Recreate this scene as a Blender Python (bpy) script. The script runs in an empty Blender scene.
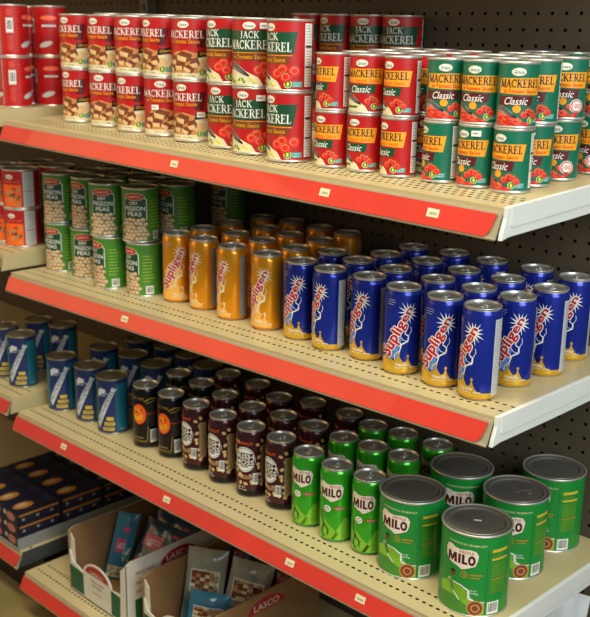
import bpy, bmesh, math, random
from math import sin, cos, pi, radians as rad
from mathutils import Vector, Matrix
random.seed(7)
S = 0.0254            # the scene is laid out in inches
Z0 = 44.3             # floor lies this far below the top shelf's front corner
SC = bpy.context.scene
COL = SC.collection

# ------------------------------------------------------------------ camera
cam = bpy.data.cameras.new('camera'); camo = bpy.data.objects.new('camera', cam); COL.objects.link(camo)
Fv = Vector((-0.67510663, 0.68733439, -0.26795984)); Rv = Vector((0.71016491, 0.70384883, 0.01620567)); Uv = Vector((-0.19974193, 0.17935512, 0.96329378))
camo.matrix_world = Matrix(((Rv.x, Uv.x, -Fv.x, 25.82364*S), (Rv.y, Uv.y, -Fv.y, -40.94629*S), (Rv.z, Uv.z, -Fv.z, (7.93582+Z0)*S), (0, 0, 0, 1)))
cam.sensor_fit = 'HORIZONTAL'; cam.sensor_width = 36; cam.lens = 36*986.98/590
cam.clip_start = 0.05
cam.dof.use_dof = True; cam.dof.focus_distance = 57*S; cam.dof.aperture_fstop = 8
SC.camera = camo
# ------------------------------------------------------------------ light
SC.view_settings.view_transform = 'Standard'; SC.view_settings.look = 'None'
SC.view_settings.exposure = 0.45; SC.view_settings.gamma = 1.0; SC.view_settings.use_curve_mapping = False
W = bpy.data.worlds.new('world'); SC.world = W; W.use_nodes = True
W.node_tree.nodes['Background'].inputs[0].default_value = (0.80, 0.86, 0.80, 1)
W.node_tree.nodes['Background'].inputs[1].default_value = 0.14
def area(name, loc, target, sx, sy, power, color):
    l = bpy.data.lights.new(name, 'AREA'); l.shape = 'RECTANGLE'; l.size = sx*S; l.size_y = sy*S
    l.energy = power; l.color = color
    o = bpy.data.objects.new(name, l); COL.objects.link(o)
    o.location = (loc[0]*S, loc[1]*S, (loc[2]+Z0)*S)
    d = Vector(target)-Vector(loc); o.rotation_euler = d.to_track_quat('-Z', 'Y').to_euler()
    return o
area('ceiling_tube_aisle', (-4, -30, 60), (-6, -4, -4), 84, 12, 33, (1.0, 0.91, 0.66))
area('shop_window_light', (84, -36, 44), (0, 4, -10), 60, 56, 46, (0.86, 0.95, 1.0))
area('rail_sheen_fill', (-98, -66, 16), (-30, 0, -12), 70, 44, 8, (1.0, 0.52, 0.18))  # added warm fill, placed to give the price strips a sheen

# ------------------------------------------------------------------ materials
def lin(h):
    h = h.lstrip('#'); c = [int(h[i:i+2], 16)/255 for i in (0, 2, 4)]
    return tuple(x/12.92 if x <= .04045 else ((x+.055)/1.055)**2.4 for x in c)+(1,)
MATS = {}
def mat(name, hexc, rough=.45, metal=0., noise=.06, scale=60., bump=0., coat=0., spec=.5):
    m = bpy.data.materials.new(name); m.use_nodes = True; nt = m.node_tree; b = nt.nodes['Principled BSDF']
    c = lin(hexc)
    if noise > 0:
        tc = nt.nodes.new('ShaderNodeTexCoord'); n = nt.nodes.new('ShaderNodeTexNoise'); n.inputs['Scale'].default_value = scale
        n.inputs['Detail'].default_value = 3
        r = nt.nodes.new('ShaderNodeValToRGB')
        r.color_ramp.elements[0].position = .3; r.color_ramp.elements[1].position = .7
        r.color_ramp.elements[0].color = tuple(x*(1-noise) for x in c[:3])+(1,)
        r.color_ramp.elements[1].color = tuple(min(1, x*(1+noise)) for x in c[:3])+(1,)
        nt.links.new(tc.outputs['Object'], n.inputs['Vector']); nt.links.new(n.outputs['Fac'], r.inputs['Fac'])
        nt.links.new(r.outputs['Color'], b.inputs['Base Color'])
        if bump:
            bp = nt.nodes.new('ShaderNodeBump'); bp.inputs['Strength'].default_value = bump; bp.inputs['Distance'].default_value = .001
            nt.links.new(n.outputs['Fac'], bp.inputs['Height']); nt.links.new(bp.outputs['Normal'], b.inputs['Normal'])
    else:
        b.inputs['Base Color'].default_value = c
    b.inputs['Roughness'].default_value = rough; b.inputs['Metallic'].default_value = metal
    b.inputs['Specular IOR Level'].default_value = spec
    b.inputs['Coat Weight'].default_value = coat
    MATS[name] = m
    return m
mat('shelf_paint', 'C6B689', .38, noise=.03, scale=8)
mat('end_paint', 'E4E6E0', .38, noise=.03, scale=10)
mat('rail_beige', '9F9478', .45, noise=.03)
mat('rail_red', 'D8382A', .38, noise=.08, scale=9, coat=.5)
mat('board', '574D3C', .75, noise=.08, scale=14)
mat('hollow_shade', '0B0A09', .9, noise=.05)  # near-black colour stands in for the shade inside holes and slots
mat('upright_metal', '6E685A', .5, noise=.05)
mat('floor_vinyl', '8D7C4E', .45, noise=.15, scale=6)
mat('kick', '1D1A17', .6)
mat('tin', 'D2D0C8', .34, .72, noise=.06, scale=40)
mat('tin_dark', '8A877F', .42, .70, noise=.10, scale=30)
mat('gold_tin', 'A8A084', .36, .72, noise=.06, scale=40)
for n, h in dict(white='ECEAE2', cream='E9DDB4', black='141414', navy='141B3C', ink='2A2A2A', grey='8C8C88', lgrey='C3C5C4',
    red='B81416', dred='A80F18', maroon='5E0F16', gold='E8A018', orange='F5A420', paleor='F4B860', brown='7A3F1C', tan='C98A4C', ltan='E2BC86',
    dgreen='0E4A2C', teal='0B6A50', tealbox='3D9C94', leaf='3F8A2C', lime='D8DC40', fish='9C9A90', fishdark='26282A', tomato='D8281C', tomatolt='EE6A4C',
    pea_green='44862A', pea_dark='15452A', bean='CBAA80', beanlt='E6D2B0', beandk='5E4A2A', barn='F4F2EA',
    sup_blue='1C2F9C', sup_navy='0D1550', sup_orange='EC9C14', sup_orangelt='F0B450', sup_gold='E4B63A', sup_red='BC1426', sky='5C86C8',
    milo_green='38B024', milo_lime='8CCB3C', milo_dark='0F6B2C', milo_tin='108A34', milo_brown='4A1216', milo_blob='EBDCCB', nred='B83A3C',
    malt_blue='1A2F66', malt_teal='1C6C80', silverprint='D4D8DA', blackcan='17161A', fireor='FF6A14', fireyel='FFBE30', firered='D8381C', goldline='A8842C',
    browncan='4C2226', plum='6A2C38', nut='E0B47A', choc='7C3A20', kraft='8F6A42', card_white='D9D4C4', card_green='1B5B36', lred='A8202C',
    bagdark='1C3A50', bagblue='3E7C94', bagteal='5FA0AA', pink='C8526C', oat='B79A6C', baggrey='9C9C88', packnavy='10142C', packside='262B46', packorange='A8702C', packpink='B8746A', trayg='8A8C88', traydark='3C3F40', yellow='D8B838').items():
    mat(n, h, .42, noise=.05, scale=80, coat=.12)
for n in ('kraft', 'card_white', 'card_green', 'trayg', 'traydark'): MATS[n].node_tree.nodes['Principled BSDF'].inputs['Roughness'].default_value = .8
for n in ('bagblue', 'bagteal', 'baggrey', 'bagdark'): MATS[n].node_tree.nodes['Principled BSDF'].inputs['Roughness'].default_value = .22
for n in ('sup_blue', 'sup_orange', 'sup_gold', 'milo_green', 'milo_lime', 'blackcan', 'browncan', 'plum'):
    p = MATS[n].node_tree.nodes['Principled BSDF']; p.inputs['Roughness'].default_value = .24; p.inputs['Metallic'].default_value = .45
# ------------------------------------------------------------------ mesh helpers
class Mesh:
    """collects faces (inches) with named materials, becomes one object's mesh"""
    def __init__(s): s.bm = bmesh.new(); s.mats = []
    def mi(s, m):
        if m not in s.mats: s.mats.append(m)
        return s.mats.index(m)
    def face(s, vs, m, smooth=False):
        try: f = s.bm.faces.new([s.bm.verts.new(v) for v in vs])
        except ValueError: return
        f.material_index = s.mi(m); f.smooth = smooth
    def box(s, a, b, m):
        x0, y0, z0 = a; x1, y1, z1 = b
        v = [s.bm.verts.new(p) for p in ((x0,y0,z0),(x1,y0,z0),(x1,y1,z0),(x0,y1,z0),(x0,y0,z1),(x1,y0,z1),(x1,y1,z1),(x0,y1,z1))]
        for q in ((3,2,1,0),(4,5,6,7),(0,1,5,4),(1,2,6,5),(2,3,7,6),(3,0,4,7)):
            f = s.bm.faces.new([v[i] for i in q]); f.material_index = s.mi(m)
    def prism(s, pts, axis, a, b, m):
        """extrude a 2D outline between a and b along an axis"""
        def P(p, t): return {'x': (t, p[0], p[1]), 'y': (p[0], t, p[1]), 'z': (p[0], p[1], t)}[axis]
        A = [s.bm.verts.new(P(p, a)) for p in pts]; B = [s.bm.verts.new(P(p, b)) for p in pts]
        n = len(pts); fs = [s.bm.faces.new(A[::-1]), s.bm.faces.new(B)]
        for i in range(n): fs.append(s.bm.faces.new((A[i], A[(i+1) % n], B[(i+1) % n], B[i])))
        for f in fs: f.material_index = s.mi(m)
    def lathe(s, prof, segmats, n=96, cap0=False, cap1=False, sharp=()):
        rings = [[s.bm.verts.new((r*sin(2*pi*i/n), -r*cos(2*pi*i/n), z)) for i in range(n)] for r, z in prof]
        for k in range(len(prof)-1):
            m = s.mi(segmats[k] if isinstance(segmats, (list, tuple)) else segmats)
            for i in range(n):
                f = s.bm.faces.new((rings[k][i], rings[k][(i+1) % n], rings[k+1][(i+1) % n], rings[k+1][i])); f.material_index = m; f.smooth = True
        if cap0:
            f = s.bm.faces.new(rings[0][::-1]); f.material_index = s.mi(segmats[0] if isinstance(segmats, (list, tuple)) else segmats)
        if cap1:
            f = s.bm.faces.new(rings[-1]); f.material_index = s.mi(segmats[-1] if isinstance(segmats, (list, tuple)) else segmats)
        for e in s.bm.edges: pass
    def data(s, name, fn=None, normals=False):
        if normals: bmesh.ops.recalc_face_normals(s.bm, faces=s.bm.faces)
        for v in s.bm.verts:
            if fn: v.co = Vector(fn(*v.co))
            v.co *= S
        me = bpy.data.meshes.new(name); s.bm.to_mesh(me); s.bm.free()
        for m in s.mats: me.materials.append(MATS[m])
        return me
def obj(name, me, parent=None, loc=None):
    o = bpy.data.objects.new(name, me); COL.objects.link(o)
    if parent: o.parent = parent
    if loc: o.location = loc
    return o
def empty(name, x=0, y=0, z=0, rz=0):
    o = bpy.data.objects.new(name, None); COL.objects.link(o); o.empty_display_size = .02
    o.location = (x*S, y*S, (z+Z0)*S); o.rotation_euler = (0, 0, rz); return o
def tag(o, label=None, cat=None, group=None, kind=None):
    if label: o['label'] = label
    if cat: o['category'] = cat
    if group: o['group'] = group
    if kind: o['kind'] = kind
    return o
_tc = {}
def text_tris(body, bold=0., shear=0.):
    """triangles of a text, normalised to a unit box centred on 0"""
    k = (body, bold, shear)
    if k in _tc: return _tc[k]
    cu = bpy.data.curves.new('lettering', 'FONT'); cu.body = body; cu.size = 1; cu.offset = bold*.4; cu.shear = shear; cu.resolution_u = 2
    cu.fill_mode = 'FRONT'
    o = bpy.data.objects.new('lettering', cu); COL.objects.link(o)
    dg = bpy.context.evaluated_depsgraph_get(); dg.update()
    me = bpy.data.meshes.new_from_object(o.evaluated_get(dg)); me.calc_loop_triangles()
    vs = [v.co.copy() for v in me.vertices]; tr = [tuple(t.vertices) for t in me.loop_triangles]
    bpy.data.objects.remove(o); bpy.data.curves.remove(cu); bpy.data.meshes.remove(me)
    x0 = min(v.x for v in vs); x1 = max(v.x for v in vs); y0 = min(v.y for v in vs); y1 = max(v.y for v in vs)
    pts = [((v.x-x0)/(x1-x0)-.5, (v.y-y0)/(y1-y0)-.5) for v in vs]
    _tc[k] = (pts, tr); return _tc[k]
N = 96
class Label(Mesh):
    """2D artwork wrapped round a can of radius R: u runs round the can, v up"""
    def __init__(s, R, zmap=None): super().__init__(); s.R = R
    def wrap(s, pts, faces, m, layer):
        t = bmesh.new(); vs = [t.verts.new((p[0], p[1], 0)) for p in pts]
        for f in faces:
            try: t.faces.new([vs[i] for i in f])
            except ValueError: pass
        t.normal_update(); bmesh.ops.triangulate(t, faces=t.faces)
        du = 2*pi*s.R/N; u0 = min(p[0] for p in pts); u1 = max(p[0] for p in pts)
        for k in range(math.ceil(u0/du), math.floor(u1/du)+1):
            bmesh.ops.bisect_plane(t, geom=t.verts[:]+t.edges[:]+t.faces[:], plane_co=(k*du, 0, 0), plane_no=(1, 0, 0), dist=1e-5)
        t.normal_update(); rr = s.R+.0045*layer; mi = s.mi(m); mp = {}
        for v in t.verts:
            k = math.floor(v.co.x/du+1e-6); f = v.co.x/du-k; a0 = k*du/s.R; a1 = (k+1)*du/s.R
            mp[v] = s.bm.verts.new((rr*(sin(a0)*(1-f)+sin(a1)*f), -rr*(cos(a0)*(1-f)+cos(a1)*f), v.co.y))
        for f in t.faces:
            if f.calc_area() < 1e-9: continue
            vv = [mp[v] for v in f.verts]
            if f.normal.z < 0: vv.reverse()
            g = s.bm.faces.new(vv); g.material_index = mi; g.smooth = False
        t.free()
    def poly(s, pts, m, layer=1): s.wrap(pts, [list(range(len(pts)))], m, layer)
    def rect(s, u0, v0, u1, v1, m, layer=1): s.poly([(u0, v0), (u1, v0), (u1, v1), (u0, v1)], m, layer)
    def ell(s, u, v, a, b, m, layer=1, n=20, rot=0, jit=0, seed=0):
        r = random.Random(seed); c, d = cos(rot), sin(rot); P = []
        for i in range(n):
            q = 1+r.uniform(-jit, jit); x = a*q*cos(2*pi*i/n); y = b*q*sin(2*pi*i/n); P.append((u+x*c-y*d, v+x*d+y*c))
        s.poly(P, m, layer)
    def stroke(s, pts, w, m, layer=1):
        for i in range(len(pts)-1):
            a = Vector(pts[i]); b = Vector(pts[i+1]); d = (b-a)
            ln = d.length
            if ln < 1e-6: continue
            d.normalize(); w0 = w if not isinstance(w, (list, tuple)) else w[i]; w1 = w if not isinstance(w, (list, tuple)) else w[i+1]
            n = Vector((-d.y, d.x)); e = d*min(w0, ln)*.12
            s.poly([tuple(a-e+n*w0/2), tuple(a-e-n*w0/2), tuple(b+e-n*w1/2), tuple(b+e+n*w1/2)], m, layer)
    def text(s, body, u, v, w, h, m, layer=3, rot=0, bold=0.02, shear=0., fn=None):
        pts, tr = text_tris(body, bold, shear); c, d = cos(rot), sin(rot); P = []
        for x, y in pts:
            X, Y = x*w, y*h
            if fn: X, Y = fn(X, Y)
            P.append((u+X*c-Y*d, v+X*d+Y*c))
        s.wrap(P, tr, m, layer)
    def barcode(s, u, v, w, h, m='barn', layer=2):
        s.rect(u-w/2, v-h/2, u+w/2, v+h/2, m, layer); r = random.Random(3); x = -w*.42
        while x < w*.4:
            t = r.choice((.02, .03, .045)); s.rect(u+x, v-h*.32, u+x+t, v+h*.4, 'ink', layer+1); x += t+r.choice((.025, .04))
    def lines(s, u0, u1, v0, v1, n, m, layer=2, t=.035, seed=1):
        r = random.Random(seed)
        for i in range(n):
            y = v0+(v1-v0)*(i+.5)/n; s.rect(u0, y-t/2, u0+(u1-u0)*r.uniform(.7, 1), y+t/2, m, layer)
# ------------------------------------------------------------------ can bodies
def tin_can(R, H, art, metal='tin', lidmetal='tin', label_m='red', band=()):
    """steel can: paper label between two seamed rims, pressed lid"""
    rl = R-.035
    b = Mesh(); b.lathe([(R-.14, .0), (R-.02, .0), (R, .03), (R, .10), (rl-.01, .14), (rl-.01, H-.14), (R, H-.10), (R, H-.03), (R-.03, H), (R-.09, H-.01), (R-.11, H-.09)], metal, N, cap0=True)
    lid = Mesh(); lid.lathe([(R-.108, H-.09), (R-.18, H-.12), (R-.28, H-.12), (R-.32, H-.085), (R-.40, H-.085), (R-.44, H-.11), (R*.45, H-.11), (R*.42, H-.09), (.01, H-.09)], lidmetal, 64, cap1=True)
    L = Label(rl); zs = [.14]+[z for z, _ in band]+[H-.14]; ms = [label_m]+[m for _, m in band]
    L.lathe([(rl, z) for z in zs], ms, N); art(L)
    return [('can_body', b.data('can_body')), ('paper_label', L.data('paper_label')), ('lid', lid.data('lid'))]
def pull_tab(z, k=1.):
    t = Mesh(); r = random.Random(1)
    def ring(cx, cy, a, b, wd, h0, h1):
        n = 20; rings = []
        for (sa, zz) in ((0, h0), (0, h1), (-wd, h1), (-wd, h0)):
            rings.append([t.bm.verts.new((cx+(a+sa)*cos(2*pi*i/n), cy+(b+sa)*sin(2*pi*i/n), z+zz)) for i in range(n)])
        for q in range(4):
            for i in range(n):
                f = t.bm.faces.new((rings[q][i], rings[q][(i+1) % n], rings[(q+1) % 4][(i+1) % n], rings[(q+1) % 4][i])); f.material_index = t.mi('tin')
    ring(0, .22*k, .22*k, .24*k, .08*k, .02, .06); ring(0, -.14*k, .2*k, .16*k, .12*k, .02, .06)
    t.lathe([(.09*k, z+.0), (.09*k, z+.07), (.005, z+.08)], 'tin', 16)
    return t.data('pull_tab', normals=True)
def drink_can(R, H, art, base_m='sup_blue', band=(), lidm='tin'):
    """slim aluminium can with necked top, rim and pull tab"""
    L = Label(R); z1 = H-.42
    prof = [(R-.16, .08), (R-.05, .16), (R, .27)]+[(R, z) for z, _ in band]+[(R, z1), (R-.05, H-.27), (R-.10, H-.17)]
    ms = [base_m, base_m, base_m]+[m for _, m in band]; ms += [ms[-1]]*2
    L.lathe(prof, ms, N); art(L)
    b = Mesh(); b.lathe([(R-.30, .05), (R-.22, 0), (R-.18, .01), (R-.155, .085)], 'tin', 64, cap0=True)
    t = Mesh(); t.lathe([(R-.105, H-.175), (R-.12, H-.14), (R-.07, H-.10), (R-.055, H-.03), (R-.075, H), (R-.115, H), (R-.13, H-.04), (R-.16, H-.17), (R-.20, H-.19), (R-.235, H-.12), (R-.30, H-.11), (.01, H-.11)], lidm, 64, cap1=True)
    return [('can_body', L.data('can_body')), ('can_base', b.data('can_base')), ('lid', t.data('lid'), [('pull_tab', pull_tab(H-.11))])]
# ------------------------------------------------------------------ artwork
def arc(cx, cy, rx, ry, a0, a1, n=8): return [(cx+rx*cos(rad(a0+(a1-a0)*i/n)), cy+ry*sin(rad(a0+(a1-a0)*i/n))) for i in range(n+1)]
SERIF = {  # advance, strokes (points, width), serif bars (x centre, y)
 'M': (1.0, [([(.14, 0), (.15, 1)], .09), ([(.15, .98), (.48, .08)], .18), ([(.48, .08), (.82, .98)], .08), ([(.82, 0), (.82, 1)], .18)], [(.14, 0), (.82, 0), (.1, 1), (.86, 1)]),
 'A': (.84, [([(.10, 0), (.42, 1)], .08), ([(.40, 1), (.72, 0)], .18), ([(.2, .34), (.6, .34)], .07)], [(.1, 0), (.72, 0)]),
 'C': (.84, [(arc(.46, .5, .34, .45, 40, 320, 12), .14), ([(.75, .62), (.75, .96)], .05), ([(.14, .35), (.14, .65)], .13)], []),
 'K': (.88, [([(.2, 0), (.2, 1)], .17), ([(.26, .42), (.68, .97)], .08), ([(.38, .56), (.74, .02)], .17)], [(.2, 0), (.2, 1), (.7, 1), (.76, 0)]),
 'E': (.78, [([(.2, 0), (.2, 1)], .17), ([(.2, .96), (.64, .96)], .08), ([(.2, .52), (.5, .52)], .08), ([(.2, .04), (.68, .04)], .08), ([(.64, .78), (.64, 1)], .05), ([(.67, 0), (.67, .24)], .05), ([(.5, .40), (.5, .64)], .05)], [(.17, 0), (.17, 1)]),
 'R': (.86, [([(.2, 0), (.2, 1)], .17), ([(.2, .96), (.44, .96)]+arc(.44, .74, .17, .22, 90, -90, 6)+[(.2, .52)], .09), ([(.61, .66), (.61, .82)], .14), ([(.42, .52), (.74, .02)], .17)], [(.2, 0), (.2, 1), (.78, 0)]),
 'L': (.72, [([(.2, 0), (.2, 1)], .17), ([(.2, .04), (.64, .04)], .08), ([(.63, 0), (.63, .28)], .05)], [(.2, 0), (.2, 1)]),
 'J': (.56, [([(.32, .25), (.32, 1)], .17), ([(.32, .25)]+arc(.18, .12, .14, .14, 0, -150, 5), .09)], [(.32, 1)])}
def serif(L, word, u, v, w, h, m, layer=4):
    tot = sum(SERIF[c][0] for c in word); k = w/tot; x = u-w/2
    for c in word:
        adv, st, bars = SERIF[c]
        for pts, wd in st: L.stroke([(x+p[0]*k, v+(p[1]-.5)*h) for p in pts], wd*.5*(k+h), m, layer)
        for bx, by in bars: L.rect(x+(bx-.15)*k, v+(by-.5)*h-(.0 if by == 0 else .07*h), x+(bx+.15)*k, v+(by-.5)*h+(.07*h if by == 0 else 0), m, layer)
        x += adv*k
def badge(L, u, v, k=1.):
    L.ell(u, v, .20*k, .20*k, 'cream', 3); L.ell(u, v, .165*k, .165*k, 'leaf', 4); L.ell(u, v, .06*k, .11*k, 'lime', 5)
    L.rect(u+.2*k, v-.15*k, u+.75*k, v+.13*k, 'tealbox', 3); L.text('Healthy', u+.48*k, v+.04*k, .42*k, .07*k, 'white', 4); L.text('Heart', u+.45*k, v-.07*k, .34*k, .07*k, 'white', 4)
def oval(L, u, v, k=1.):
    L.ell(u, v, .34*k, .185*k, 'cream', 3); L.ell(u, v, .30*k, .155*k, 'white', 4); L.text('Grace', u, v, .46*k, .17*k, 'dgreen', 5, bold=.03)
def nutrition(L, u0, u1, v0, v1, m='lgrey'):
    L.rect(u0, v0, u1, v1, m, 1); L.lines(u0+.06, u1-.06, v0+.05, v1-.05, 22, 'grey', 2, .03); 
    L.rect(u0+.04, v0+(v1-v0)*.62, u1-.04, v0+(v1-v0)*.65, 'ink', 3); L.rect(u0+.04, v0+(v1-v0)*.3, u1-.04, v0+(v1-v0)*.325, 'ink', 3)
def fishpic(L, u, v, k=1.):
    P = [(u-.95*k, v+.45*k), (u-.5*k, v+.42*k), (u+0*k, v+.12*k), (u+.35*k, v-.22*k), (u+.1*k, v-.2*k), (u-.5*k, v+.02*k), (u-.95*k, v+.15*k)]
    L.poly(P, 'fish', 3)
    for d in (0, .09, .18): L.stroke([(u-.95*k, v+(.42-d)*k), (u-.45*k, v+(.34-d)*k), (u-.05*k, v+(.06-d)*k), (u+.3*k, v-(.18+d*.3)*k)], .045*k, 'fishdark', 4)
def tomatoes(L, spots, k=1.):
    for i, (u, v) in enumerate(spots):
        L.ell(u, v, .21*k, .19*k, 'tomato', 4); L.ell(u-.03, v+.03, .15*k, .12*k, 'tomatolt', 5); L.ell(u-.01, v+.01, .10*k, .08*k, 'tomato', 6)
        L.stroke([(u-.09*k, v+.17*k), (u+.09*k, v+.14*k)], .03, 'leaf', 6)
def art_chunky(L):
    oval(L, .05, 3.66, 1.25)
    L.poly([(-1.75, 2.35), (1.62, 2.25), (1.85, 3.35), (-1.75, 3.35)], 'dred', 1)
    L.poly([(1.0, 2.2), (1.62, 2.14), (1.86, 3.36), (1.2, 3.36)], 'maroon', 2)
    serif(L, 'MACKEREL', .02, 3.02, 3.05, .50, 'white', 4); L.text('in Tomato Sauce', .05, 2.56, 2.3, .28, 'gold', 4, bold=.04)
    # picture of stewed chunks and potato above a cream foot
    L.rect(-1.75, .14, 2.3, .48, 'cream', 1)
    L.poly([(-1.2, .48), (-1.1, 1.4), (-.7, 1.85), (.2, 2.0), (.9, 1.8), (1.3, 1.85), (1.9, 1.6), (2.15, .9), (2.1, .48)], 'tan', 2)
    L.ell(1.5, 1.2, .58, .62, 'cream', 3, 18); L.ell(1.35, 1.0, .4, .35, 'ltan', 4, 12)
    def chunk(u, v, a, b, rot, k):
        c, d = cos(rot), sin(rot); T = lambda x, y: (u+x*c-y*d, v+x*d+y*c)
        L.poly([T(-a, b*.2), T(-a*.3, b), T(a, b*.6), T(a*.4, -b*.1)], 'choc', k); L.poly([T(-a, b*.2), T(a*.4, -b*.1), T(a*.3, -b), T(-a*.9, -b*.6)], 'ltan', k); L.poly([T(a*.4, -b*.1), T(a, b*.6), T(a*.9, -b*.4), T(a*.3, -b)], 'brown', k)
    for n_, q in enumerate(((-.75, 1.35, .38, .34, .3), (.1, 1.55, .55, .38, -.1), (.85, 1.15, .34, .36, .5), (-.9, .8, .34, .28, -.2), (-.2, .95, .42, .34, .15), (.45, .75, .38, .28, -.3))): chunk(*q, 5+n_ % 3)
    L.poly([(1.0, 1.50), (2.4, 1.70), (2.4, 2.06), (1.1, 1.95)], 'black', 7); L.text('Chunky', 1.68, 1.78, .95, .26, 'gold', 8, shear=.3, rot=.06, bold=.04)
    L.text('NET WT 15 OZ (425g)', .2, .30, 1.3, .12, 'ink', 3); badge(L, 1.35, .55, 1.15)
    nutrition(L, 2.6, 3.4, .3, 3.9)
def art_jack(L):
    oval(L, -.02, 3.72, 1.25)
    L.poly([(-1.7, 2.12), (1.60, 2.18), (1.86, 3.46), (-1.7, 3.42)], 'dgreen', 1)
    L.poly([(-1.7, 2.06), (1.52, 2.06), (1.53, 2.12), (-1.7, 2.12)], 'gold', 1)
    serif(L, 'JACK', .0, 3.18, 1.25, .42, 'white', 4); serif(L, 'MACKEREL', .0, 2.58, 3.0, .54, 'white', 4)
    L.poly([(-1.7, 1.62), (1.32, 1.62), (1.46, 2.08), (-1.7, 2.08)], 'brown', 1); L.text('in Tomato Sauce', -.05, 1.85, 2.3, .27, 'gold', 4, bold=.03)
    L.poly([(-1.8, .14), (-1.8, 1.0), (-.7, 1.2), (.6, .6), (.9, .14)], 'cream', 1)
    fishpic(L, -.4, .98, 1.3)
    r = random.Random(2)
    for i in range(16): L.ell(-1.5+i*.12, .38+r.uniform(-.1, .12), .12, .07, r.choice(('leaf', 'lime', 'cream')), 4+i % 2, 6, rot=r.uniform(0, 3))
    tomatoes(L, [(.62, 1.05), (1.15, .85), (.95, 1.28), (1.68, 1.2)], 1.85)
    badge(L, 1.28, .45, 1.2)
    nutrition(L, 2.35, 3.05, .3, 3.95, 'white')
def classic_art(banner, cls, dense, hundred=False):
    def art(L):
        oval(L, -.15, 2.80, 1.08)
        L.poly([(-1.2, 1.74), (1.14, 1.66), (1.30, 2.52), (-1.2, 2.48)], banner, 1)
        serif(L, 'MACKEREL', .0, 2.24, 2.2, .40, 'navy', 4); L.text('in Tomato Sauce', .0, 1.86, 1.75, .19, 'firered' if dense else 'fireor', 4, bold=.03)
        L.poly([(-1.2, 1.12), (.62, 1.14), (.72, 1.62), (-1.2, 1.62)], cls, 1); L.text('Classic', -.2, 1.37, 1.2, .38, 'white', 4, shear=.35, bold=.02)
        L.poly([(-1.3, .14), (-1.3, 1.05), (-.7, .95), (.1, .45), (.3, .14)], 'cream' if not dense else 'tomatolt', 1)
        fishpic(L, -.42, .74, .92)
        if dense:
            L.poly([(-1.25, .14), (-1.2, .6), (-.6, .62), (.0, .35), (.55, .3), (.6, .14)], 'tomato', 2)
            r = random.Random(8)
            for i in range(12): L.ell(r.uniform(-1.1, .5), r.uniform(.2, .5), .16, .03, 'tomatolt', 5, 6, rot=r.uniform(-.6, .6))
            L.ell(-.15, .98, .22, .20, 'orange', 3, 8)
        else:
            for i in range(8): L.ell(-1.1+i*.1, .38+.03*(i % 2), .09, .06, 'leaf' if i % 2 else 'pea_green', 5, 6)
        tomatoes(L, [(.25, .70), (.68, .78), (.48, .86), (.85, .62)], .98)
        if hundred:
            L.ell(.6, .74, .38, .36, 'white', 7, 24); L.ell(.6, .74, .34, .32, 'tomato', 8, 24); L.ell(.6, .74, .28, .26, 'white', 9, 24); L.text('100', .6, .74, .44, .24, 'tomato', 10, bold=.03); L.poly([(.42, .42), (.78, .42), (.6, .18)], 'tomato', 7)
        else: badge(L, .62, .42, .92)
        nutrition(L, 1.65, 2.25, .25, 3.05, 'white')
    return art
def art_peas(L):
    L.poly([(-.9, .3), (.95, .3), (.95, 3.3), (.55, 3.62), (-.6, 3.62), (-.9, 3.3)], 'white', 1)
    L.poly([(-.86, .3), (.89, .3), (.89, 3.27), (.52, 3.57), (-.58, 3.57), (-.86, 3.27)], 'pea_dark', 2)
    L.ell(0, 3.50, .80, .28, 'cream', 3, 28); L.ell(0, 3.50, .76, .245, 'red', 4, 28); L.text('LASCO', 0, 3.50, 1.0, .17, 'cream', 5, bold=.03)
    L.text('DRY', -.05, 3.02, .66, .24, 'white', 4, bold=.03); L.text('PIGEON', .02, 2.62, 1.55, .34, 'white', 4, bold=.03); L.text('PEAS', 0, 2.20, 1.1, .32, 'white', 4, bold=.03)
    r = random.Random(9); k = 0
    L.poly([(-1.0, .2), (.95, .2), (.95, 1.75), (.5, 1.85), (-.6, 1.85), (-1.0, 1.7)], 'beandk', 3)
    for row in range(6):
        for i in range(6):
            u = -.90+i*.345+(row % 2)*.17+r.uniform(-.04, .04); v = .34+row*.28+r.uniform(-.04, .04)
            if u > 1.0: continue
            L.ell(u, v, .185, .155, 'bean', 4+k % 2, 12, jit=.06, seed=k); L.ell(u-.03, v+.04, .10, .07, 'beanlt', 6, 8); k += 1
    L.barcode(1.75, .55, .62, .62); L.lines(1.25, 2.1, 1.1, 3.3, 9, 'lime', 2, .03)
    L.lines(-2.3, -1.3, .4, 3.3, 14, 'lime', 2, .03)
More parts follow.
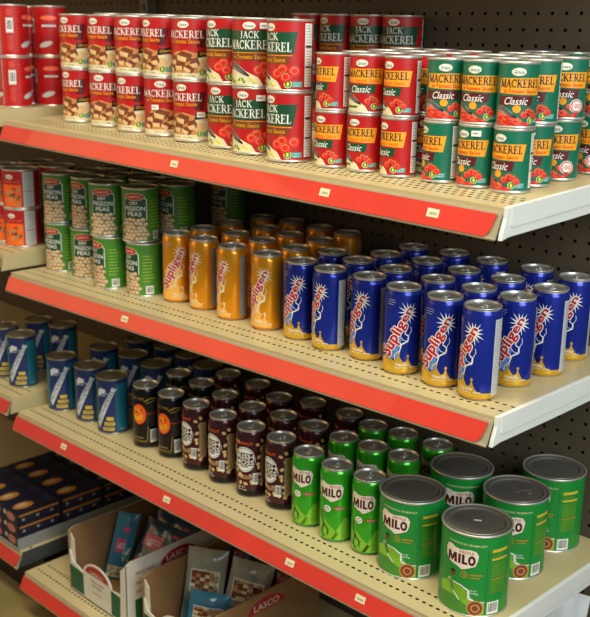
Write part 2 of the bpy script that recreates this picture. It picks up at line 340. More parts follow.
def art_supligen(kind):
    blue = kind == 'blue'
    def art(L):
        c0 = 'white'; glow = 'sky' if blue else 'paleor'
        # starburst behind the upper letters
        P = []; r = random.Random(3)
        for i in range(28):
            a = 2*pi*i/28; q = (.62 if i % 2 == 0 else .24)*(r.uniform(.8, 1.1)); P.append((.45+q*cos(a), 3.85+q*1.15*sin(a)))
        L.poly(P, c0 if blue else 'cream', 2)
        if blue: L.poly([(-.85, 1.0), (-.8, 2.0), (-.2, 2.6), (.12, 2.3), (-.05, 1.6), (.05, 1.1)], 'sky', 1)
        else: L.poly([(-.7, 1.0), (-.9, 2.4), (-.2, 3.2), (.5, 3.3), (.35, 2.5), (.15, 1.6), (.3, .9)], 'sup_orangelt', 1)
        # slanted name, growing towards its foot
        def grow(X, Y): t = .5-X/3.2; return X, Y*(.62+.75*t)
        rot = rad(64)
        for q in range(8): L.text('Supligen', -.14+.05*cos(q*pi/4), 2.66+.05*sin(q*pi/4), 3.3, .84, c0, 3+q*.1, rot=rot, bold=.07, fn=grow)
        L.text('Supligen', -.14, 2.66, 3.3, .84, 'sup_red', 5, rot=rot, bold=.07, fn=grow)
        # lightning
        Z = [(.45, 3.0), (.28, 2.6), (.50, 2.45), (.48, 2.15), (.12, 1.95), (.02, 1.55), (-.05, 1.1)]
        L.stroke(Z, [.03, .05, .07, .09, .07, .06, .05] if blue else [.06, .09, .13, .15, .14, .12, .10], c0 if blue else 'cream', 2)
        L.stroke([(.50, 2.45), (.66, 2.75), (.62, 3.0)], .03, c0, 2); L.stroke([(.48, 2.15), (.2, 2.2), (-.02, 2.5)], .03, c0, 2); L.stroke([(.02, 1.55), (-.25, 1.3), (-.25, 1.0)], .035, c0, 2)
        # milk splash at the foot
        top = [(-1.2, 1.0), (-.95, 1.15), (-.8, .98), (-.55, 1.05), (-.3, .92), (-.12, 1.1), (-.02, 1.35), (.08, 1.1), (.25, .85), (.42, .9), (.52, 1.22), (.62, .9), (.8, .62), (1.0, .55)]
        L.poly([(-1.2, .28)]+[(1.0, .28)]+top[::-1], 'sup_gold' if blue else 'sup_orangelt', 3)
        for u, v in ((-.02, 1.38), (.52, 1.24)): L.ell(u, v, .08, .09, 'sup_gold' if blue else 'cream', 4, 10)
        if not blue:
            for u, v in ((.3, 1.2), (.1, 1.3), (.6, 1.1), (-.3, 1.2)): L.ell(u, v, .05, .06, 'cream', 4, 8)
        L.text('Vanilla' if blue else 'Peanut', .2, .72, .8, .17, 'white', 5, bold=.03, shear=.2); L.text('ENERGY DRINK', .15, .52, .8, .10, 'cream', 5)
        L.text('290 mL', .85, .55, .42, .10, 'white', 5, bold=.02)
        L.lines(-.85, -.3, 4.2, 4.6, 3, 'lgrey', 2, .025)
        a, b = (1.66, 2.3)
        L.rect(a, .34, b, 4.6, 'lgrey' if blue else 'grey', 1); L.lines(a+.06, b-.06, .4, 4.5, 26, 'grey' if blue else 'lgrey', 2, .03)
    return art
def milo_letters(L, u, v, w, h, m, layer):
    G = [[(0, 0), (.085, 0), (.095, .50), (.155, .05), (.205, .05), (.265, .50), (.275, 0), (.37, 0), (.35, 1), (.25, 1), (.18, .50), (.11, 1), (.01, 1)],
         [(.41, 0), (.50, 0), (.50, 1), (.41, 1)], [(.54, 0), (.74, 0), (.74, .24), (.63, .24), (.63, 1), (.54, 1)]]
    for g in G: L.poly([(u+(x-.5)*w, v+(y-.5)*h) for x, y in g], m, layer)
    a = [(.875+.125*cos(pi*i/12), .5+.52*sin(pi*i/12)) for i in range(24)]; b = [(.875+.05*cos(pi*i/12), .5+.25*sin(pi*i/12)) for i in range(24)]
    for i in range(24):
        j = (i+1) % 24; L.poly([(u+(x-.5)*w, v+(y-.5)*h) for x, y in (a[i], a[j], b[j], b[i])], m, layer)
def milo_blob(L, u, v, w, h):
    P = [(-.50, .30), (-.42, .52), (-.28, .50), (-.18, .42), (.0, .40), (.25, .46), (.42, .42), (.50, .22), (.48, -.05), (.42, -.30), (.25, -.42), (.14, -.50), (.02, -.55), (-.06, -.46), (-.20, -.40), (-.40, -.30), (-.48, -.10)]
    L.poly([(u+x*w*1.03, v+y*h*1.04) for x, y in P], 'milo_dark', 2); L.poly([(u+x*w, v+y*h) for x, y in P], 'milo_blob', 3)
    L.text('NESTLE', u+w*.16, v+h*.30, w*.42, h*.13, 'nred', 4, bold=.03); milo_letters(L, u, v-h*.05, w*.84, h*.46, 'milo_brown', 4)
def art_milo_can(L):
    L.poly([(.0, .28), (1.3, .28), (1.35, 1.3), (1.15, 1.75), (.85, 1.8), (.5, 1.2)], 'milo_lime', 1); L.poly([(-1.0, .28), (.2, .28), (.5, .7), (-.4, 1.6), (-1.0, 1.9)], 'milo_lime', 1)
    milo_blob(L, -.10, 3.66, 1.75, 1.28)
    L.ell(-.30, 2.45, .26, .24, 'white', 3, 14)
    for a in range(5): L.ell(-.30+.13*cos(a*1.257), 2.45+.12*sin(a*1.257), .05, .05, 'black', 4, 6)
    L.stroke([(-.85, 1.9), (-.55, 1.3), (-.75, .7), (-.5, .4)], .16, 'milo_dark', 3); L.stroke([(-.55, 1.3), (-.2, .95), (-.25, .6)], .12, 'milo_dark', 3)
    L.ell(-.8, 2.1, .12, .14, 'brown', 4, 8)
    L.ell(.52, 2.52, .40, .11, 'nred', 3, 16); L.text('ENERGY', .52, 2.52, .5, .08, 'milo_blob', 4)
    L.lines(1.3, 1.9, .5, 4.4, 24, 'milo_lime', 2, .025)
def art_milo_tin(L):
    R = L.R
    L.poly([(-2.2, .14), (.72, .14), (.72, .95), (.15, 1.0), (-.25, 1.55), (-.7, 1.85), (-1.3, 2.1), (-2.2, 1.7)], 'milo_lime', 1)
    L.poly([(-2.2, .14), (.2, .14), (-.2, .7), (-1.2, 1.2), (-2.2, 1.1)], 'leaf', 2)
    L.stroke([(-1.6, 2.1), (-.7, 1.95), (-.25, 1.7), (-.2, 1.2), (.2, 1.04), (.72, 1.0)], [.05, .08, .11, .13, .08, .05], 'white', 3)
    L.stroke([(-1.45, 2.2), (-1.2, 1.5), (-.75, 1.0)], .07, 'white', 3)
    L.text('COOKING ENERGY', -.5, 4.55, 2.3, .12, 'cream', 3, bold=.02)
    milo_blob(L, -.80, 3.66, 2.05, 1.3)
    L.ell(-1.25, 2.55, .17, .2, 'brown', 3, 10); L.stroke([(-1.3, 2.4), (-1.35, 1.9), (-1.15, 1.5)], .2, 'leaf', 3); L.ell(-1.25, 2.72, .16, .09, 'black', 4, 10)
    L.ell(-.55, 2.65, .22, .24, 'goldline', 3, 16); L.ell(-.55, 2.65, .17, .18, 'milo_tin', 4, 16); L.ell(-.53, 2.65, .08, .12, 'goldline', 5, 10)
    L.rect(-.22, 2.66, .5, 2.76, 'goldline', 3); L.rect(-.22, 2.5, .38, 2.57, 'goldline', 3)
    L.text('NET WT', -.02, 1.70, .5, .10, 'white', 4, bold=.02); L.text('400g', .02, 1.54, .6, .12, 'white', 4, bold=.02)
    L.ell(.2, .62, .50, .50, 'tan', 4, 24); L.ell(.2, .62, .42, .42, 'choc', 5, 24); L.ell(.2, .62, .27, .27, 'tan', 6, 20); L.ell(.2, .62, .18, .18, 'choc', 7, 16)
    L.rect(.74, .14, .78, 4.3, 'milo_dark', 2)
    L.rect(1.0, 4.12, 2.1, 4.30, 'yellow', 3); L.rect(1.0, 3.62, 2.1, 3.76, 'yellow', 3); L.rect(1.0, 3.80, 1.8, 4.05, 'leaf', 2)
    L.rect(1.0, 1.5, 2.1, 3.5, 'leaf', 1)
    for i in range(9): L.rect(1.03, 1.62+i*.2, 2.06, 1.65+i*.2, 'milo_lime', 2)
    for u in (1.35, 1.62, 1.88): L.rect(u, 1.5, u+.025, 3.5, 'milo_lime', 3)
    L.rect(1.0, 2.38, 2.1, 2.46, 'goldline', 4)
    L.barcode(1.28, .60, .78, .78); L.lines(1.8, 2.3, .3, 1.2, 7, 'milo_lime', 3, .025)
    L.lines(-3.6, -2.5, .8, 4.0, 18, 'milo_lime', 2, .03)
def art_malt(L):
    L.rect(.72, .27, 2.6, 4.4, 'malt_teal', 1); L.rect(-2.6, .27, -1.1, 4.4, 'malt_teal', 1)
    L.poly([(-1.1, .95), (-.86, .5), (-.62, .95), (.62, 3.72), (.85, 3.95), (.42, 4.15), (.28, 3.85), (-1.0, 1.4)], 'silverprint', 2)
    L.text('NUTRAMENT', -.22, 2.45, 3.1, .34, 'malt_blue', 4, rot=rad(64), bold=.0)
    L.poly([(-.95, 3.75), (-.6, 4.05), (-.1, 3.9), (-.2, 3.6), (-.6, 3.5), (-.9, 3.2)], 'silverprint', 2); L.lines(-.9, .1, 3.3, 3.7, 2, 'silverprint', 3, .05)
    for v, a, b in ((.50, -.45, .55), (.95, -.3, .6), (1.4, -.1, .5)): L.rect(a, v-.15, b, v+.15, 'yellow', 2)
    L.text('ENERGY', .05, .52, .8, .15, 'malt_blue', 4, bold=.02); L.text('DRINK', .2, .95, .6, .15, 'malt_blue', 4, bold=.02); L.text('12 oz', 1.25, .42, .4, .12, 'silverprint', 3)
def art_black(L):
    L.ell(0, 2.95, .62, .86, 'firered', 2, 28); L.ell(0, 2.95, .57, .80, 'fireor', 3, 28)
    r = random.Random(6)
    for i in range(16): L.ell(r.uniform(-.33, .33), 2.95+r.uniform(-.55, .55), .16, .09, r.choice(('fireyel', 'firered', 'fireyel')), 4+i % 2, 7, rot=r.uniform(0, 3), jit=.2, seed=i)
    L.stroke([(.5, 3.0), (1.9, 3.08)], .07, 'firered', 2)
    L.text('TONIC WINE', -.2, 4.28, 1.3, .22, 'goldline', 2, rot=-.04, bold=.02); L.stroke([(.45, 4.05), (1.0, 4.3), (1.5, 4.2)], .10, 'goldline', 2); L.stroke([(.6, 3.9), (1.4, 4.1)], .07, 'goldline', 2)
    L.stroke([(-.8, .75), (.65, .68), (.75, 1.9)], .045, 'goldline', 2); L.stroke([(-.8, .62), (.75, .55)], .02, 'goldline', 2)
    L.text('GINSENG', -.1, .95, .9, .13, 'oat', 3)
    L.rect(.95, 1.9, 1.5, 4.1, 'ink', 1); L.barcode(1.2, 1.1, .62, 1.1, 'white')
def art_moss(L):
    r = random.Random(12)
    for i in range(60):
        u = r.uniform(-1.5, 1.6); v = r.uniform(.8, 4.5)
        if (u/.85)**2+((v-3.0)/1.0)**2 < 1: continue
        L.ell(u, v, .17, .12, 'nut', 2+i % 2, 9, rot=r.uniform(0, 3)); L.ell(u+.02, v+.02, .07, .05, 'ltan', 4, 7)
    L.ell(0, 3.0, .80, .96, 'white', 5, 30)
    L.ell(0, 3.0, .73, .89, 'browncan', 6, 30); L.ell(0, 3.0, .70, .86, 'white', 7, 30)
    L.rect(-.76, 2.56, .76, 3.48, 'browncan', 8)
    L.text('IRISH', 0, 3.23, 1.40, .40, 'white', 9, bold=.05); L.text('MOSS', 0, 2.80, 1.40, .38, 'white', 9, bold=.05)
    L.rect(-.22, 3.44, .22, 3.50, 'browncan', 8); L.rect(-.3, 2.42, .3, 2.5, 'browncan', 8)
    L.text('PEANUT', -.05, 4.22, 1.35, .22, 'fireor', 3, bold=.03)
    L.rect(-.2, 1.45, .9, 1.85, 'plum', 3); L.lines(-.15, .85, 1.5, 1.8, 3, 'oat', 4, .05)
    L.text('NET WT', -.25, .85, .6, .12, 'white', 3, bold=.02); L.text('290 mL', -.2, .66, .8, .12, 'white', 3, bold=.02)
    L.rect(1.25, 1.2, 1.85, 4.0, 'oat', 5); L.lines(1.3, 1.8, 1.25, 3.95, 24, 'browncan', 6, .03); L.barcode(.82, 1.55, .42, .85, 'white', 7)
def art_big_red(L):
    L.rect(-.30, 1.9, .30, 3.1, 'lgrey', 2); L.barcode(0, 2.5, .5, 1.0, 'white', 3)
    L.lines(-.25, .25, 3.25, 3.8, 5, 'tomatolt', 2, .04); L.lines(-.25, .25, .5, 1.7, 8, 'tomatolt', 2, .04)
    for s_ in (-1, 1):
        c = s_*1.75; L.ell(c, 3.3, .85, .42, 'dred', 2, 18); L.ell(c, 3.15, .7, .2, 'tomatolt', 3, 14); L.rect(c-.85, 2.3, c+.85, 2.75, 'dred', 2); L.rect(c-.6, 2.42, c+.6, 2.6, 'lgrey', 3)
        L.ell(c, 1.35, .9, .6, 'dred', 2, 16); L.ell(c-.3*s_, 1.0, .6, .22, 'lgrey', 3, 12, rot=.3)
        L.lines(s_*.62-.14, s_*.62+.14, .4, 3.9, 14, 'tomatolt', 2, .03)
    L.rect(-.92, .2, -.8, 3.95, 'grey', 2)
def art_box_red(L):
    oval(L, -.45, 2.78, 1.1); L.rect(-1.3, 2.2, .7, 2.5, 'dred', 2); L.text('CORNED BEEF', -.3, 2.35, 1.7, .2, 'tomatolt', 3)
    L.rect(-1.25, .2, .6, 2.1, 'fireor', 1); r = random.Random(3)
    for i in range(14): L.ell(r.uniform(-1.05, .4), r.uniform(.4, 1.85), .25, .18, r.choice(('tan', 'fireor', 'firered', 'oat', 'brown')), 2+i % 3, 7, rot=r.uniform(0, 3), jit=.2, seed=i)
    L.rect(.75, .2, 1.75, 3.2, 'lgrey', 1); L.lines(.85, 1.65, .3, 3.1, 20, 'grey', 2, .04); L.rect(.8, 1.5, 1.7, 1.56, 'red', 3)
    L.rect(2.15, .2, 2.5, 3.2, 'maroon', 1)
PROD = {}
PROD['chunky'] = tin_can(1.43, 4.15, art_chunky, label_m='red', lidmetal='tin_dark')
PROD['jack'] = tin_can(1.43, 4.2, art_jack, label_m='red')
PROD['rclassic'] = tin_can(1.05, 3.3, classic_art('orange', 'dgreen', False), label_m='red')
PROD['gclassic'] = tin_can(1.05, 3.3, classic_art('orange', 'maroon', True), label_m='teal')
PROD['hclassic'] = tin_can(1.05, 3.3, classic_art('orange', 'maroon', True, True), label_m='teal')
PROD['peas'] = tin_can(1.43, 4.15, art_peas, label_m='pea_green', lidmetal='tin_dark')
PROD['oran'] = drink_can(1.08, 5.22, art_supligen('orange'), 'sup_orange')
PROD['blue'] = drink_can(1.08, 5.22, art_supligen('blue'), 'sup_gold', [(.5, 'sup_blue')])
PROD['milo'] = drink_can(1.09, 5.22, art_milo_can, 'milo_green')
PROD['black'] = drink_can(1.09, 5.22, art_black, 'blackcan', lidm='tin')
PROD['moss'] = drink_can(1.09, 5.22, art_moss, 'blackcan', [(.6, 'browncan')], lidm='tin')
PROD['malt'] = tin_can(1.32, 4.85, art_malt, label_m='malt_blue', lidmetal='gold_tin', metal='gold_tin')
PROD['bigred'] = tin_can(1.43, 4.15, art_big_red, label_m='red')
PROD['boxred'] = tin_can(1.6, 3.4, art_box_red, label_m='red', lidmetal='tin_dark')
def milo_tin():
    R, H = 2.06, 5.2; rl = R-.05
    b = Mesh(); b.lathe([(R-.2, .0), (R-.03, .0), (R, .03), (R, .10), (rl, .14)], 'tin', N, cap0=True)
    rim = Mesh(); rim.lathe([(rl, H-.16), (R, H-.12), (R+.005, H-.04), (R-.03, H), (R-.09, H-.005), (R-.11, H-.07), (R-.28, H-.09), (R-.31, H-.06), (R-.33, H-.09)], ['tin']*5+['tin_dark', 'tin_dark', 'tin', 'tin'], N)
    lid = Mesh(); lid.lathe([(R-.33, H-.09), (R-.345, H-.04), (R-.375, H-.035), (R-.42, H-.16), (R-.50, H-.18), (R-.62, H-.16), (.8, H-.16), (.01, H-.155)], 'tin_dark', N, cap1=True)
    L = Label(rl); L.lathe([(rl, .14), (rl, H-.16)], 'milo_tin', N); art_milo_tin(L)
    return [('base_rim', b.data('base_rim')), ('can_body', L.data('can_body')), ('top_rim', rim.data('top_rim')), ('lid', lid.data('lid'))]
PROD['mtin'] = milo_tin()
NAME = dict(chunky='mackerel_can', jack='mackerel_can', rclassic='mackerel_can', gclassic='mackerel_can', hclassic='mackerel_can', peas='pigeon_pea_can', oran='drink_can', blue='drink_can',
            milo='drink_can', black='drink_can', moss='drink_can', malt='drink_can', bigred='food_can', boxred='food_can', mtin='cocoa_powder_tin')
CAM = (25.82, -40.95)
CANS = []
def put(kind, x, y, z, phi, row, lay=None, rz=None):
    """phi: label centre, degrees left (-) or right (+) of the line of sight"""
    a = math.atan2(CAM[1]-y, CAM[0]-x)+pi/2 if rz is None else rz
    t = empty(NAME[kind], x, y, z, a+rad(phi) if rz is None else rz)
    for part in PROD[kind]:
        p = obj(part[0], part[1], t)
        if len(part) > 2:
            for sub in part[2]: obj(sub[0], sub[1], p)
    CANS.append(dict(o=t, kind=kind, x=x, y=y, row=row, lay=lay))
    return t
def sticker(t, R, phi_local, v, w=.5, h=.26):
    L = Label(R+.05); u = rad(phi_local)*R; L.rect(u-w/2, v-h/2, u+w/2, v+h/2, 'white', 1); L.lines(u-w*.35, u+w*.35, v-.05, v+.06, 1, 'grey', 2, .07)
    o = obj('price_sticker', L.data('price_sticker'), t); o['label'] = 'white price sticker'; return o
# ------------------------------------------------------------------ shelves
ZS = {1: (0., .7526, .04178, -.1465, .298), 2: (-10.9907, -.8284, -.00724, .41875, -.032), 3: (-24.0655, -.28, -.02176, .15, -.203), 4: (-39.912, -.0183, 0., .021, -.5075)}
def pz(k, x, y): z0, dl, b, _, _ = ZS[k]; return z0-x/48*dl+b*y
DEEP = 15.8
def warp(k):
    z0, dl, b, yr, yl = ZS[k]
    def f(x, y, z):
        t = min(1, max(0, -x/48)); yf = yr+(yl-yr)*t
        yy = y+yf*(1-max(0, min(y, DEEP))/DEEP)
        return (x, yy, z+pz(k, x, yy)+Z0)
    return f
def hole_cell(M, x0, x1, y0, y1, cx, cy, rx, ry, m, z=0., flip=False, P=None):
    P = P or (lambda a, b: (a, b, z))
    o = [(x1, cy), (x1, y1), (cx, y1), (x0, y1), (x0, cy), (x0, y0), (cx, y0), (x1, y0)]
    i_ = [(cx+rx*cos(pi*k/4), cy+ry*sin(pi*k/4)) for k in range(8)]
    O = [M.bm.verts.new(P(*p)) for p in o]; I = [M.bm.verts.new(P(*p)) for p in i_]
    for k in range(8):
        v = (I[k], O[k], O[(k+1) % 8], I[(k+1) % 8]); f = M.bm.faces.new(v if not flip else v[::-1]); f.material_index = M.mi(m)
def deck(k, x0, x1, rows, first):
    """perforated steel shelf deck with folded skirt"""
    M = Mesh(); ys = [0]
    last = .0
    def strip(a, b):
        n = 12
        for i in range(n):
            xa = x0+(x1-x0)*i/n; xb = x0+(x1-x0)*(i+1)/n
            M.face([(xa, a, 0), (xb, a, 0), (xb, b, 0), (xa, b, 0)], 'shelf_paint')
    for (cy, off) in rows:
        strip(last, cy-.15); n0 = math.ceil((x0+.3-off)/.5); n1 = math.floor((x1-.3-off)/.5)
        xa = n0*.5+off-.25; xb = n1*.5+off+.25
        M.face([(x0, cy-.15, 0), (xa, cy-.15, 0), (xa, cy+.15, 0), (x0, cy+.15, 0)], 'shelf_paint'); M.face([(xb, cy-.15, 0), (x1, cy-.15, 0), (x1, cy+.15, 0), (xb, cy+.15, 0)], 'shelf_paint')
        for n in range(n0, n1+1):
            c = n*.5+off; hole_cell(M, c-.25, c+.25, cy-.15, cy+.15, c, cy, .15, .10, 'shelf_paint')
        last = cy+.15
    strip(last, DEEP)
    # folded front edge, pan underneath, back
    n = 12
    for i in range(n):
        xa = x0+(x1-x0)*i/n; xb = x0+(x1-x0)*(i+1)/n
        M.face([(xa, 0, -.3), (xb, 0, -.3), (xb, 0, 0), (xa, 0, 0)], 'shelf_paint')
        M.face([(xa, .25, -.30), (xb, .25, -.30), (xb, 0, -.3), (xa, 0, -.3)], 'shelf_paint')
        M.face([(xa, .25, -1.3), (xb, .25, -1.3), (xb, .25, -.3), (xa, .25, -.3)], 'shelf_paint')
        M.face([(xa, DEEP, -1.3), (xb, DEEP, -1.3), (xb, .25, -1.3), (xa, .25, -1.3)], 'shelf_paint')
        M.face([(xa, DEEP, 0), (xb, DEEP, 0), (xb, DEEP, -1.3), (xa, DEEP, -1.3)], 'shelf_paint')
        M.face([(xa, .3, -.4), (xb, .3, -.4), (xb, DEEP-.1, -.4), (xa, DEEP-.1, -.4)], 'hollow_shade')
    for x in (x0, x1): M.face([(x, 0, 0), (x, DEEP, 0), (x, DEEP, -1.3), (x, .25, -1.3), (x, .25, -.3), (x, 0, -.3)], 'shelf_paint')
    return M.data('deck', warp(k))
def shelf(k, x0, x1, rows, label, tags, right_end=True, endm='shelf_paint'):
    t = empty('metal_shelf', (x0+x1)/2, 8, -Z0); t.location = (0, 0, 0)
    tag(t, label, 'shelf', 'metal display shelves')
    obj('deck', deck(k, x0, x1, rows, 0), t)
    w = warp(k)
    # beige channel behind the price strip
    M = Mesh(); n = 10
    prof = [(0.0, -.22), (-.06, -.24), (-.12, -.36), (-.54, -1.40), (-.66, -1.46), (-.64, -1.54), (-.50, -1.50), (-.05, -.40), (.0, -.34)]
    M.prism(prof, 'x', x0+.05, x1-(.22 if right_end else .05), 'rail_beige')
    obj('price_channel', M.data('price_channel', w, True), t)
    M = Mesh(); xr = x1-(.42 if right_end else .1)
    a, b = (-.17, -.32), (-.60, -1.42)
    nx, nz = -.045, .018
    q = [(x0+.06, a), (xr, a), (xr-.16, (a[0]*.3+b[0]*.7, a[1]*.3+b[1]*.7)), (xr-.42, (b[0], b[1])), (x0+.02, b)]
    F = [(x, p[0]+nx-.01, p[1]+nz) for x, p in q]; B = [(x, p[0]-.005, p[1]) for x, p in q]
    M.face(F[::-1], 'rail_red'); M.face(B, 'rail_red')
    for i in range(5): j = (i+1) % 5; M.face([F[i], F[j], B[j], B[i]], 'rail_red')
    st = obj('price_strip', M.data('price_strip', w, True), t); st['label'] = 'red plastic price strip'
    for x in tags:
        c = (-.36, -.80); M = Mesh(); d = Vector((-.375, -.93)).normalized()
        def P(u, v, o=.0): return (x+u, c[0]+d.x*-v-.065-o, c[1]-d.y*v+.02)
        M.face([P(-.38, -.22), P(.38, -.22), P(.38, .22), P(-.38, .22)], 'cream')
        for g, (u, ww) in enumerate(((-.2, .05), (-.08, .09), (.06, .09), (.2, .08))): M.face([P(u-ww/2, -.10, .01), P(u+ww/2, -.10, .01), P(u+ww/2, .04, .01), P(u-ww/2, .04, .01)], 'grey')
        o = obj('price_tag', M.data('price_tag', w), st); o['label'] = 'small cream price tag'
    if right_end:
        M = Mesh(); M.prism([(-.02, .04), (DEEP, .04), (DEEP, -1.5), (6, -1.52), (.3, -1.46), (-.40, -1.56), (-.33, -1.25), (-.05, -.5)], 'x', x1-.20, x1+.04, 'end_paint')
        e = obj('end_bracket', M.data('end_bracket', w, True), t); e['label'] = 'white painted end bracket'
        bv = e.modifiers.new('bevel', 'BEVEL'); bv.width = .0009; bv.segments = 2
        M = Mesh(); M.prism([(.30, .06), (DEEP, .06), (DEEP, -.98), (.42, -1.0), (.30, -.92)], 'x', x1+.035, x1+.10, 'end_paint')
        e = obj('end_plate', M.data('end_plate', w, True), t); bv = e.modifiers.new('bevel', 'BEVEL'); bv.width = .0008; bv.segments = 2
    else:
        M = Mesh(); M.prism([(0, .02), (DEEP, .02), (DEEP, -1.35), (-.3, -1.40), (-.05, -.4)], 'x', x1-.03, x1+.03, endm)
        obj('end_bracket', M.data('end_bracket', w, True), t)
    return t
ROW = [(1.05, 0), (2.05, .12)]
shelf(1, -48, 0, [(1.05, 0), (1.55, .25), (2.05, 0), (2.55, .25)], 'top metal shelf of the near bay, holding the mackerel cans', [-25.39, -11.76, -4.13])
shelf(2, -48, 0, ROW, 'middle metal shelf of the near bay, holding pea cans and drink cans', [-31.53])
shelf(3, -48, 0, ROW, 'lower metal shelf of the near bay with green tins at its right end', [-40.24, -26.75, -14.11, -8.13])
shelf(4, -48, 0, ROW, 'bottom metal shelf of the near bay under the bag cartons', [])
LB = {5: 1.6, 6: -10.5, 7: -23.5, 8: -38.7}
for k, z in LB.items():
    ZS[k] = (z, 0, 0, 0, 0)
    shelf(k, -82, -49.2, ROW, {5: 'topmost shelf of the far left bay, under big red cans', 6: 'far left bay shelf carrying red cans with picture labels', 7: 'far left bay shelf carrying blue diagonal-print cans', 8: 'lowest shelf of the far left bay, under navy packs on a grey tray'}[k], [], False, 'traydark' if k == 8 else 'shelf_paint')
# ------------------------------------------------------------------ back board, upright, floor
M = Mesh(); YB = 15.95; zoff = -.57
xa, xb, za, zb = -62, 14, -38, 13
for i in range(xa, xb):
    for j in range(za, zb):
        cx, cz = i+.0, j+zoff+.0
        hole_cell(M, cx-.5, cx+.5, cz-.5, cz+.5, cx, cz, .125, .125, 'board', P=lambda a, b: (a, YB, b+Z0))
x0, x1, z0, z1 = xa-.5, xb-.5, za+zoff-.5, zb+zoff-.5
for (a, b, c, d) in ((-84, x0, -Z0, 24), (x1, 40, -Z0, 24), (x0, x1, -Z0, z0), (x0, x1, z1, 24)):
    M.face([(a, YB, c+Z0), (b, YB, c+Z0), (b, YB, d+Z0), (a, YB, d+Z0)], 'board')
M.box((-84, YB+.22, 0), (40, YB+.5, 24+Z0), 'hollow_shade')  # dark backing, coloured as the shade behind the peg holes
tag(obj('wall_back', M.data('wall_back')), 'dark brown pegboard back panel of the shelving', kind='structure')
for x in (-48.6, .62+30):
    M = Mesh(); M.box((x-.55, 14.9, 0), (x+.55, 15.93, 24+Z0), 'upright_metal')
    for j in range(60): M.box((x-.2, 14.86, 1+j), (x-.1, 14.905, 1.6+j), 'hollow_shade'); M.box((x+.1, 14.86, 1+j), (x+.2, 14.905, 1.6+j), 'hollow_shade')
    if x < 0: tag(obj('shelf_upright', M.data('shelf_upright')), 'slotted metal upright post between the two shelf bays', 'post')
M = Mesh(); M.face([(-120, -90, 0), (90, -90, 0), (90, 17, 0), (-120, 17, 0)], 'floor_vinyl')
tag(obj('floor', M.data('floor')), kind='structure')
M = Mesh(); M.box((-82, 1.6, 0), (-48.1, 2.0, Z0-40.2), 'kick'); M.box((-48.1, 1.6, 0), (-.1, 2.0, Z0-41.4), 'kick')
tag(obj('baseboard_front', M.data('baseboard_front')), kind='structure')
# unseen narrower shelf, added above the frame to shade the back cans and board
M = Mesh(); M.box((-82, 5.6, Z0+13.0), (.1, DEEP, Z0+14.2), 'shelf_paint'); tag(obj('shade_shelf_1', M.data('shade_shelf_1')), kind='structure')
# ------------------------------------------------------------------ top shelf cans
Hc, Hj, Hs = 4.15, 4.2, 3.3
for i, (x, y, pl, pu) in enumerate(((-43.48, 4.58, -56, -50), (-39.54, 4.52, -33, -47), (-35.7, 4.31, -50, -30), (-32.31, 4.29, -12, -57), (-28.65, 4.07, -40, -28))):
    z = pz(1, x, y); a = put('chunky', x, y, z, pl, 'front', 'lower'); put('chunky', x-(.22, .0, .14, .05, .12)[i], y+(.1, .0, .05, .0, .0)[i], z+Hc, pu, 'front', 'upper')
    if i == 3: sticker(a, 1.43, -14, 2.05, .55, .34)
    if i == 4: sticker(a, 1.43, 62, 1.85, .62, .36)
    if i < 4: put('chunky', x+.25, y+3.1, pz(1, x, y+3.1), -20, 'second', 'lower'); put('chunky', x+.2, y+3.1, pz(1, x, y+3.1)+Hc, -35, 'second', 'upper')
for i, (x, y, pl, pu) in enumerate(((-24.6, 3.75, -39, -50), (-21.46, 3.16, -32, -14), (-17.79, 2.71, -57, -57))):
    z = pz(1, x, y); a = put('jack', x, y, z, pl, 'front', 'lower'); b = put('jack', x-(.1, .02, .05)[i], y, z+Hj, pu, 'front', 'upper')
    if i == 1: sticker(a, 1.43, 50, 3.55, .62, .36); sticker(b, 1.43, 40, 3.72, .62, .36)
for i, x in enumerate((-27.3, -24.35, -21.4, -18.45)):
    z = pz(1, x, 14.2); put('jack', x, 14.2, z, -30, 'back', 'lower'); put('jack', x, 14.2, z+Hj, (-48, -52, -20, -25)[i], 'back', 'upper')
cols = [('rclassic', -14.38, 2.89, -36, -58), ('rclassic', -12.02, 3.16, -32, -11), ('rclassic', -9.5, 3.16, -50, -42),
        ('gclassic', -6.79, 3.53, -60, 5), ('gclassic', -4.55, 3.64, -39, -15), ('gclassic', -2.37, 3.7, -33, 9)]
r = random.Random(21)
for i, (kd, x, y, pl, pu) in enumerate(cols):
    z = pz(1, x, y); a = put(kd, x, y, z, pl, 'front', 'lower'); put(kd, x+(.02, .02, .06, .05, .04, .02)[i], y, z+Hs, pu, 'front', 'upper')
    if i == 4: sticker(a, 1.05, 36, 2.86, .52, .30)
    if i == 5: continue
    for j, rw in enumerate(('second', 'third', 'fourth', 'fifth')):
        if i < 3 and j == 3: continue
        yy = y+2.25*(j+1)+r.uniform(-.05, .05); xx = x+r.uniform(-.05, .05)+.12*(j % 2)
        ph = r.uniform(-60, 20); zz = pz(1, xx, yy); put(kd, xx, yy, zz, ph, rw, 'lower'); put(kd, xx+.03, yy, zz+Hs, r.uniform(-60, 20), rw, 'upper')
for (kl, ku, x, y, pl, pu, rw) in (('gclassic', 'gclassic', -2.55, 6.0, -10, -22, 'second'), ('hclassic', 'hclassic', -2.46, 8.63, -10, -2, 'third'), ('hclassic', 'hclassic', -2.1, 11.7, -35, -25, 'fourth')):
    z = pz(1, x, y); put(kl, x, y, z, pl, rw, 'lower'); put(ku, x+.1, y+.02, z+Hs, pu, rw, 'upper')
z = pz(1, -2.2, 14.3); put('gclassic', -2.2, 14.3, z, 0, 'fifth', 'lower'); put('gclassic', -2.2, 14.3, z+Hs, 0, 'fifth', 'upper')
